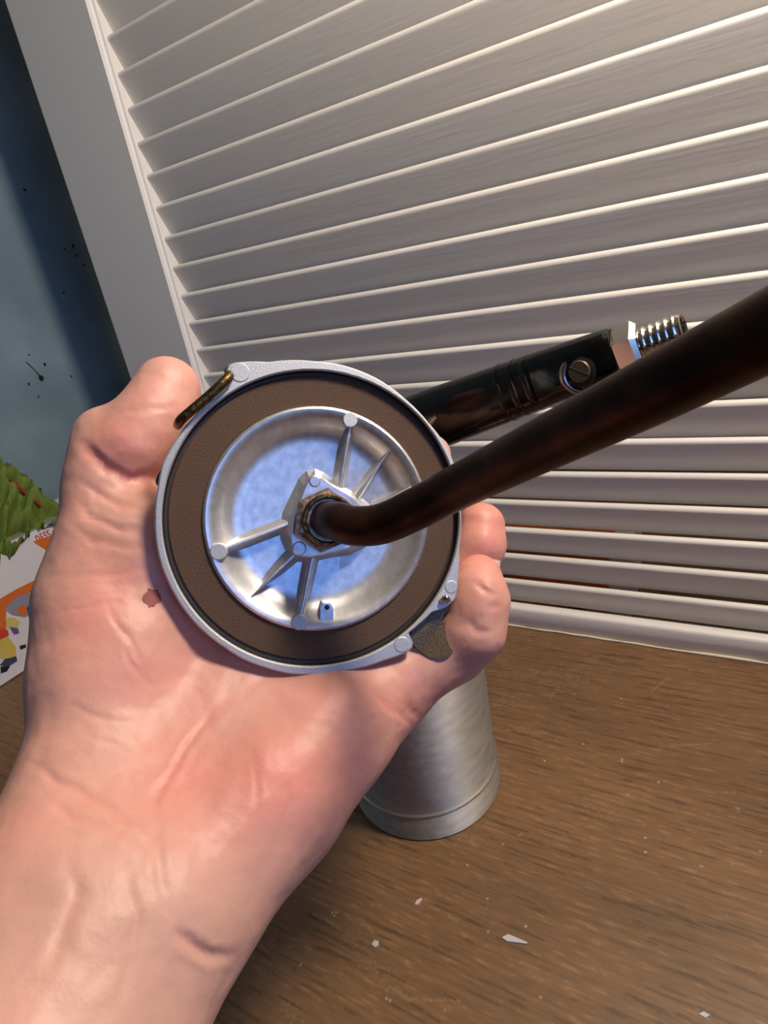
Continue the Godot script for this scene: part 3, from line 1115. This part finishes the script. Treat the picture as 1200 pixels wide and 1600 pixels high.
func hp(p: Array) -> Vector3:   # joint from picture place and depth, in axes along the view
	return Vector3((p[0] - 600.0) / FOCAL * p[2], -(p[1] - 800.0) / FOCAL * p[2], -p[2])


# joins one chain of tapered bones to the field: smooth radius k0 near its first joint, k1 further than reach
func chain(joints: Array, k0: float, k1: float, reach: float) -> void:
	var n := joints.size() - 1
	var pts := []
	var rad := []
	for j in joints:
		pts.append(hp(j))
		rad.append(j[3] * j[2] / FOCAL)
	var root: Vector3 = pts[0]
	for i in n:
		var a: Vector3 = pts[i]
		var b: Vector3 = pts[i + 1]
		var ra: float = rad[i]
		var rb: float = rad[i + 1]
		var m := maxf(ra, rb) + k0 + 0.004
		var lo := (a.min(b) - Vector3.ONE * m - low) / CELL
		var hi := (a.max(b) + Vector3.ONE * m - low) / CELL
		var x0 := clampi(int(lo.x), 0, nx - 1)
		var x1 := clampi(int(hi.x) + 1, 0, nx - 1)
		var y0 := clampi(int(lo.y), 0, ny - 1)
		var y1 := clampi(int(hi.y) + 1, 0, ny - 1)
		var z0 := clampi(int(lo.z), 0, nz - 1)
		var z1 := clampi(int(hi.z) + 1, 0, nz - 1)
		var ba := b - a
		var inv := 1.0 / maxf(ba.length_squared(), 1e-9)
		var dr := rb - ra
		for z in range(z0, z1 + 1):
			for y in range(y0, y1 + 1):
				var at0 := (z * ny + y) * nx
				var p := Vector3(low.x + x0 * CELL, low.y + y * CELL, low.z + z * CELL)
				for x in range(x0, x1 + 1):
					var pa := p - a
					var h := clampf(pa.dot(ba) * inv, 0.0, 1.0)
					var d := (pa - ba * h).length() - ra - dr * h
					p.x += CELL
					var f := field[at0 + x]
					if d - f > k0: continue
					var k := lerpf(k0, k1, clampf((p - root).length() / reach, 0.0, 1.0))
					var e := maxf(k - absf(d - f), 0.0) / k
					field[at0 + x] = minf(d, f) - e * e * k * 0.25


func grad(p: Vector3) -> Vector3:
	var q := (p - low) / CELL
	var x := clampi(int(q.x), 1, nx - 3)
	var y := clampi(int(q.y), 1, ny - 3)
	var z := clampi(int(q.z), 1, nz - 3)
	var f := q - Vector3(x, y, z)
	var g := Vector3.ZERO
	for k in 8:
		var dx := k & 1
		var dy := (k >> 1) & 1
		var dz := k >> 2
		var w := (f.x if dx else 1.0 - f.x) * (f.y if dy else 1.0 - f.y) * (f.z if dz else 1.0 - f.z)
		var i := ((z + dz) * ny + y + dy) * nx + x + dx
		g += w * Vector3(field[i + 1] - field[i - 1], field[i + nx] - field[i - nx], field[i + nx * ny] - field[i - nx * ny])
	return g.normalized()


func person() -> void:
	low = Vector3(-0.160, -0.275, -0.292)
	var top := Vector3(0.062, 0.078, -0.015)
	nx = int((top.x - low.x) / CELL)
	ny = int((top.y - low.y) / CELL)
	nz = int((top.z - low.z) / CELL)
	field.resize(nx * ny * nz)
	field.fill(0.05)
	# forearm and wrist: two bones side by side, with a pair of tendons between
	chain([[-1500, 5200, 0.050, 430], [-75, 1690, 0.128, 140], [80, 1392, 0.155, 110], [124, 1255, 0.175, 84]], 0.016, 0.016, 1.0)
	chain([[-900, 5300, 0.050, 450], [90, 1760, 0.130, 165], [232, 1452, 0.157, 124], [300, 1370, 0.170, 115]], 0.016, 0.016, 1.0)
	chain([[-1200, 5250, 0.048, 400], [10, 1720, 0.124, 120], [150, 1420, 0.152, 100]], 0.016, 0.016, 1.0)
	# palm
	chain([[290, 1390, 0.166, 108], [420, 1240, 0.189, 108], [520, 1130, 0.207, 92]], 0.014, 0.014, 1.0)
	chain([[520, 1130, 0.207, 92], [592, 1072, 0.219, 70]], 0.012, 0.012, 1.0)
	chain([[230, 1360, 0.168, 100], [360, 1130, 0.207, 92], [510, 1010, 0.228, 76]], 0.014, 0.014, 1.0)
	chain([[190, 1340, 0.168, 100], [310, 1080, 0.214, 92], [430, 970, 0.232, 78]], 0.014, 0.014, 1.0)
	chain([[140, 1290, 0.170, 95], [240, 1060, 0.212, 92], [320, 920, 0.232, 78]], 0.014, 0.014, 1.0)
	chain([[320, 920, 0.232, 74], [430, 985, 0.232, 74], [592, 1072, 0.222, 66]], 0.010, 0.010, 1.0)
	# thenar and web
	chain([[120, 1240, 0.174, 80], [180, 1020, 0.200, 100], [163, 930, 0.206, 86], [172, 850, 0.210, 64]], 0.012, 0.012, 1.0)
	chain([[170, 1060, 0.198, 95], [240, 960, 0.206, 70]], 0.012, 0.012, 1.0)
	chain([[180, 852, 0.211, 58], [245, 850, 0.213, 70], [330, 890, 0.224, 70]], 0.016, 0.016, 1.0)
	# thumb
	chain([[168, 850, 0.211, 62], [166, 775, 0.214, 57], [177, 722, 0.216, 56]], 0.008, 0.006, 0.03)
	chain([[188, 712, 0.215, 50], [228, 660, 0.218, 48], [262, 608, 0.223, 50]], 0.004, 0.003, 0.03)
	chain([[166, 684, 0.217, 48], [169, 735, 0.215, 54]], 0.007, 0.007, 0.03)
	chain([[208, 696, 0.212, 50], [248, 650, 0.218, 50]], 0.006, 0.006, 0.03)
	# fingers: little, ring, middle, index
	chain([[592, 1072, 0.218, 70], [708, 1012, 0.219, 50], [738, 984, 0.214, 49]], 0.010, 0.005, 0.03)
	chain([[738, 984, 0.214, 49], [750, 938, 0.214, 44], [748, 902, 0.217, 36]], 0.006, 0.002, 0.03)
	chain([[745, 918, 0.213, 36], [738, 945, 0.211, 32]], 0.004, 0.004, 0.03)
	chain([[515, 1010, 0.230, 70], [640, 950, 0.246, 48], [732, 885, 0.240, 44]], 0.010, 0.0015, 0.03)
	chain([[732, 885, 0.240, 44], [749, 850, 0.239, 41], [752, 822, 0.241, 37]], 0.0015, 0.0015, 0.03)
	chain([[430, 975, 0.234, 72], [560, 880, 0.262, 48], [650, 800, 0.262, 42]], 0.010, 0.0015, 0.03)
	chain([[650, 800, 0.262, 42], [668, 752, 0.250, 36]], 0.0015, 0.0015, 0.03)
	chain([[325, 910, 0.234, 70], [410, 780, 0.268, 48], [570, 720, 0.272, 42]], 0.010, 0.0015, 0.03)
	chain([[570, 720, 0.272, 42], [640, 714, 0.264, 38], [672, 712, 0.256, 33]], 0.0015, 0.0015, 0.03)
	# surface nets
	var verts := PackedVector3Array()
	var index := PackedInt32Array()
	index.resize(nx * ny * nz)
	index.fill(-1)
	var sx := 1
	var sy := nx
	var sz := nx * ny
	var steps := [0, sx, sy, sx + sy, sz, sz + sx, sz + sy, sz + sx + sy]
	var edges := [[0, 1], [2, 3], [4, 5], [6, 7], [0, 2], [1, 3], [4, 6], [5, 7], [0, 4], [1, 5], [2, 6], [3, 7]]
	var used := PackedInt32Array()
	for z in nz - 1:
		for y in ny - 1:
			var at0 := (z * ny + y) * nx
			for x in nx - 1:
				var i := at0 + x
				var f0 := field[i]
				if f0 > 0.008 or f0 < -0.008: continue
				var inside := f0 < 0.0
				var same := true
				for k in 7:
					if (field[i + steps[k + 1]] < 0.0) != inside:
						same = false
						break
				if same: continue
				var sum := Vector3.ZERO
				var count := 0
				for e in edges:
					var fa := field[i + steps[e[0]]]
					var fb := field[i + steps[e[1]]]
					if (fa < 0.0) == (fb < 0.0): continue
					var s := fa / (fa - fb)
					var ca := Vector3(e[0] & 1, (e[0] >> 1) & 1, e[0] >> 2)
					var cb := Vector3(e[1] & 1, (e[1] >> 1) & 1, e[1] >> 2)
					sum += ca.lerp(cb, s)
					count += 1
				index[i] = verts.size()
				used.append(i)
				verts.append(low + (Vector3(x, y, z) + sum / count) * CELL)
	var faces := PackedInt32Array()
	for i in used:
		var x := i % nx
		var y := (i / nx) % ny
		var z := i / (nx * ny)
		if x == 0 or y == 0 or z == 0: continue
		var f0 := field[i] < 0.0
		for ax in 3:
			var s: int = [sx, sy, sz][ax]
			if (field[i + s] < 0.0) == f0: continue
			var u: int = [sy, sz, sx][ax]
			var v: int = [sz, sx, sy][ax]
			var q0 := index[i]
			var q1 := index[i - u]
			var q2 := index[i - u - v]
			var q3 := index[i - v]
			if q0 < 0 or q1 < 0 or q2 < 0 or q3 < 0: continue
			if f0: faces.append_array([q0, q1, q2, q0, q2, q3])
			else: faces.append_array([q0, q2, q1, q0, q3, q2])
	# a finer net: each triangle in four, the new points laid on the curve
	var norms := PackedVector3Array()
	for p in verts: norms.append(grad(p))
	var mids := {}
	var fine := PackedInt32Array()
	for t in faces.size() / 3:
		var c := [faces[t * 3], faces[t * 3 + 1], faces[t * 3 + 2]]
		var m := [0, 0, 0]
		for e in 3:
			var a: int = c[e]
			var b: int = c[(e + 1) % 3]
			var key := mini(a, b) * 1000000 + maxi(a, b)
			if not mids.has(key):
				var q := (verts[a] + verts[b]) * 0.5
				var qa := q - norms[a] * norms[a].dot(q - verts[a])
				var qb := q - norms[b] * norms[b].dot(q - verts[b])
				mids[key] = verts.size()
				verts.append(q.lerp((qa + qb) * 0.5, 0.7))
				norms.append((norms[a] + norms[b]).normalized())
			m[e] = mids[key]
		fine.append_array([c[0], m[0], m[2], m[0], c[1], m[1], m[2], m[1], c[2], m[0], m[1], m[2]])
	skin_detail(verts, norms, fine)


# creases of the palm: [depth mm, half width px, points...]
const CREASES := [
	[1.6, 8.0, [128, 684], [142, 708], [163, 730], [202, 748], [248, 742]],
	[0.9, 6.0, [118, 740], [150, 772], [190, 790], [242, 796]],
	[0.8, 6.0, [112, 775], [140, 806], [190, 828], [240, 832]],
	[0.6, 6.0, [104, 810], [140, 842], [190, 856], [240, 852]],
	[0.4, 6.0, [150, 668], [200, 640], [250, 640], [300, 628]],
	[0.5, 7.0, [362, 1082], [330, 1124], [292, 1165], [255, 1228], [242, 1250], [240, 1280]],
	[0.4, 9.0, [247, 1250], [243, 1310], [254, 1390], [275, 1450]],
	[0.4, 6.0, [360, 1070], [300, 1150], [262, 1220]],
	[0.9, 7.0, [560, 1060], [600, 1095], [632, 1120], [648, 1140]],
	[0.5, 6.0, [585, 1070], [625, 1100], [650, 1115]],
	[1.0, 7.0, [636, 1080], [640, 1110], [662, 1130]],
	[0.8, 5.0, [738, 905], [755, 922], [778, 930]],
	[0.9, 6.0, [728, 968], [745, 985], [775, 984]],
	[0.4, 5.0, [755, 950], [772, 948], [785, 945]],
	[1.8, 10.0, [272, 1452], [300, 1475], [330, 1492], [376, 1494]],
	[0.7, 8.0, [40, 1180], [80, 1215], [140, 1245], [200, 1280], [240, 1300]],
	[0.5, 7.0, [60, 1240], [110, 1275], [180, 1300], [240, 1330]],
	[0.6, 12.0, [100, 1320], [120, 1400], [90, 1480], [40, 1560]],
	[0.5, 10.0, [190, 1340], [215, 1430], [200, 1520], [180, 1600]],
	[0.45, 5.0, [160, 930], [190, 985], [215, 1020], [230, 1060]],
	[0.4, 5.0, [190, 1000], [210, 1045], [250, 1080]],
	[0.35, 5.0, [95, 1090], [150, 1120], [220, 1130]],
	[0.35, 5.0, [120, 1140], [180, 1165], [235, 1200]],
	[0.35, 5.0, [455, 1180], [450, 1260], [430, 1330]],
	[0.3, 5.0, [395, 1130], [400, 1240], [385, 1330]],
	[0.35, 5.0, [520, 1240], [515, 1290], [500, 1330]],
	[0.4, 6.0, [70, 905], [150, 900], [235, 890]],
	[0.35, 5.0, [85, 960], [150, 945], [240, 940]]]


func skin_detail(verts: PackedVector3Array, norms: PackedVector3Array, faces: PackedInt32Array) -> void:
	var lump := FastNoiseLite.new()
	lump.seed = 3
	lump.frequency = 55.0
	lump.fractal_octaves = 3
	var tone := FastNoiseLite.new()
	tone.seed = 9
	tone.frequency = 30.0
	tone.fractal_octaves = 4
	var cols := PackedColorArray()
	cols.resize(verts.size())
	# boxes round the creases so that far points are skipped
	var in_spot := {}   # points under the dark red spot on the ball of the thumb
	var segs := []
	var number := 0
	for c in CREASES:
		for i in range(2, c.size() - 1):
			var a := Vector2(c[i][0], c[i][1])
			var b := Vector2(c[i + 1][0], c[i + 1][1])
			var w: float = c[1]
			var n: float = c.size() - 3.0
			var s0: float = minf(1.0, sin(PI * (i - 2) / n) * 1.6)
			var s1: float = minf(1.0, sin(PI * (i - 1) / n) * 1.6)
			segs.append([a, b, w, float(c[0]) * 0.0007, Rect2(a, Vector2.ZERO).expand(b).grow(w * 3.2), number, s0, s1])
		number += 1
	var bins := {}
	for s in segs:
		var r: Rect2 = s[4]
		for gx in range(floori(r.position.x / 40.0), floori(r.end.x / 40.0) + 1):
			for gy in range(floori(r.position.y / 40.0), floori(r.end.y / 40.0) + 1):
				var key := Vector2i(gx, gy)
				if not bins.has(key): bins[key] = []
				bins[key].append(s)
	for i in verts.size():
		var p := verts[i]
		var n := norms[i]
		var wob := Vector2(lump.get_noise_2d(p.x * 1.5, p.y * 1.5), lump.get_noise_2d(p.y * 1.5 + 7.0, p.x * 1.5)) * 5.0
		var q := Vector2(600.0 + FOCAL * p.x / -p.z, 800.0 - FOCAL * p.y / -p.z)
		var facing := n.dot(-p.normalized())
		var t := tone.get_noise_3dv(p)
		var dark := 0.0
		if facing > 0.05:
			var push := lump.get_noise_3dv(p) * 0.0006
			var near := {}   # for each crease: [distance in widths, depth here]
			for s in bins.get(Vector2i(floori(q.x / 40.0), floori(q.y / 40.0)), []):
				var a: Vector2 = s[0]
				var ba: Vector2 = s[1] - a
				var h := clampf((q + wob - a).dot(ba) / ba.length_squared(), 0.0, 1.0)
				var d: float = (q + wob - a - ba * h).length() / float(s[2])
				if d < 3.0 and (not near.has(s[5]) or d < near[s[5]][0]):
					near[s[5]] = [d, float(s[3]) * lerpf(s[6], s[7], h)]
			for e in near.values():
				var d: float = e[0]
				push -= float(e[1]) * (exp(-d * d) - 0.16 * exp(-(d - 1.8) * (d - 1.8) * 1.4))
				dark = maxf(dark, exp(-d * d) * float(e[1]) * 700.0)
			verts[i] = p + n * push * smoothstep(0.05, 0.4, facing)
		# base skin, redder on the heel of the hand and fingertips, paler at the wrist
		var red := 0.0
		red += 0.75 * exp(-pow(q.distance_to(Vector2(400, 1270)) / 170.0, 2.0))
		red += 0.55 * exp(-pow(q.distance_to(Vector2(755, 900)) / 60.0, 2.0))
		red += 0.45 * exp(-pow(q.distance_to(Vector2(750, 810)) / 50.0, 2.0))
		red += 0.40 * exp(-pow(q.distance_to(Vector2(200, 690)) / 70.0, 2.0))
		red += 0.30 * exp(-pow(q.distance_to(Vector2(190, 950)) / 120.0, 2.0))
		red += 0.35 * exp(-pow(q.distance_to(Vector2(620, 1070)) / 90.0, 2.0))
		red = clampf(red + t * 0.4 + dark * 0.5, -0.2, 1.1)
		var pale := smoothstep(1290.0, 1480.0, q.y + q.x * 0.25)
		var c := Color(0.645, 0.335, 0.258).lerp(Color(0.615, 0.195, 0.155), clampf(red, 0.0, 1.0))
		c = c.lerp(Color(0.575, 0.335, 0.265), pale * 0.75)
		c = c * (0.94 + 0.10 * t)
		var spot := Vector2((q.x - 237.0) / 14.0, (q.y - 934.0) / 15.0).length() + t * 0.4 + 0.15 * lump.get_noise_3dv(p * 9.0)
		if facing > 0.0 and spot < 1.0: in_spot[i] = true
		c.a = 1.0
		cols[i] = c
	# normals from the finished faces
	var nn := PackedVector3Array()
	nn.resize(verts.size())
	for t in faces.size() / 3:
		var a := faces[t * 3]
		var b := faces[t * 3 + 1]
		var c := faces[t * 3 + 2]
		var m := (verts[c] - verts[a]).cross(verts[b] - verts[a])
		nn[a] += m
		nn[b] += m
		nn[c] += m
	var turn := Basis(RIGHT, UPWARD, BACK)
	var origin := at(300, 1100, 0.2)
	for i in verts.size():
		nn[i] = turn * nn[i].normalized()
		verts[i] = EYE + turn * verts[i] - origin
	var arrays := []
	arrays.resize(Mesh.ARRAY_MAX)
	arrays[Mesh.ARRAY_VERTEX] = verts
	arrays[Mesh.ARRAY_NORMAL] = nn
	arrays[Mesh.ARRAY_COLOR] = cols
	arrays[Mesh.ARRAY_INDEX] = faces
	var mesh := ArrayMesh.new()
	mesh.add_surface_from_arrays(Mesh.PRIMITIVE_TRIANGLES, arrays)
	var t := thing("person", Transform3D(Basis(), origin), "bare left hand and wrist, palm towards the viewer, holding the spray gun lid", "person")
	put("hand", mesh, M.skin, t)
	var sp := begin()
	sp.set_smooth_group(0)
	for f in faces.size() / 3:
		if in_spot.has(faces[f * 3]) and in_spot.has(faces[f * 3 + 1]) and in_spot.has(faces[f * 3 + 2]):
			var c := []
			for k in 3: c.append(verts[faces[f * 3 + k]] + turn * norms[faces[f * 3 + k]] * 0.00022)
			tri(sp, c[0], c[1], c[2])
	var blister := put("blood_spot", done(sp), M.mole, t)
	tag(blister, "small dark red spot on the ball of the thumb")
	# the edge of the little finger's nail
	var st := begin()
	var rr := []
	for i in 7:
		var s := i / 6.0 - 0.5
		var row := PackedVector3Array()
		for j in 7:
			var v := j / 6.0 - 0.5
			var p := Vector3(0.0078 - 4.5 * v * v * 0.008 * 0.9, s * 0.0098, v * 0.0095)
			row.append(p)
		rr.append(row)
	rows(st, rr, false, 0)
	put("fingernail", done(st), M.nail, t, Transform3D(turn.rotated(turn.z, -0.12), at(748, 892, 0.2175) - origin))


func small_things() -> void:
	# a splinter of pale paint lying on the table
	var st := begin()
	var po := PackedVector2Array([Vector2(-0.0062, -0.0018), Vector2(-0.0035, -0.0024), Vector2(0.0062, 0.0010), Vector2(0.0060, 0.0017), Vector2(-0.0040, 0.0012)])
	prism(st, po, 0.0, shrink(po, 0.0002), 0.0006)
	var o := put("paint_flake", done(st), M.chip, self, Transform3D(Basis(Vector3.RIGHT, -PI / 2).rotated(Vector3.UP, -0.06), Vector3(-0.0770, 0.0002, 0.2580)))
	tag(o, "wedge shaped pale grey paint flake lying on the table, the largest flake", "paint flake", "paint flakes on the table")
	st = begin()
	po = PackedVector2Array([Vector2(-0.0018, -0.0014), Vector2(0.0006, -0.0020), Vector2(0.0021, -0.0002), Vector2(0.0008, 0.0016), Vector2(-0.0014, 0.0012)])
	prism(st, po, 0.0, shrink(po, 0.0002), 0.0004)
	o = put("paint_flake", done(st), M.chip, self, Transform3D(Basis(Vector3.RIGHT, -PI / 2), Vector3(-0.1415, 0.0002, 0.2868)))
	tag(o, "small blunt grey paint flake lying on the table nearer the wrist", "paint flake", "paint flakes on the table")
	st = begin()
	po = PackedVector2Array([Vector2(-0.0024, -0.0012), Vector2(-0.0006, -0.0016), Vector2(0.0024, 0.0004), Vector2(0.0016, 0.0014), Vector2(-0.0012, 0.0008)])
	prism(st, po, 0.0, shrink(po, 0.0002), 0.0003)
	o = put("paint_flake", done(st), mat(c8(206, 172, 168), 0.6), self, Transform3D(Basis(Vector3.RIGHT, -PI / 2).rotated(Vector3.UP, 0.7), Vector3(-0.1300, 0.0002, 0.2590)))
	tag(o, "tiny pinkish paint flake lying on the table below the cup", "paint flake", "paint flakes on the table")
	st = begin()
	po = PackedVector2Array([Vector2(-0.0024, -0.0010), Vector2(0.0004, -0.0014), Vector2(0.0022, 0.0006), Vector2(-0.0004, 0.0010)])
	prism(st, po, 0.0, shrink(po, 0.0002), 0.0003)
	o = put("paint_flake", done(st), M.chip, self, Transform3D(Basis(Vector3.RIGHT, -PI / 2), Vector3(0.0056, 0.0002, 0.2552)))
	tag(o, "tiny pale paint flake at the lower right corner of the photo, on the table", "paint flake", "paint flakes on the table")
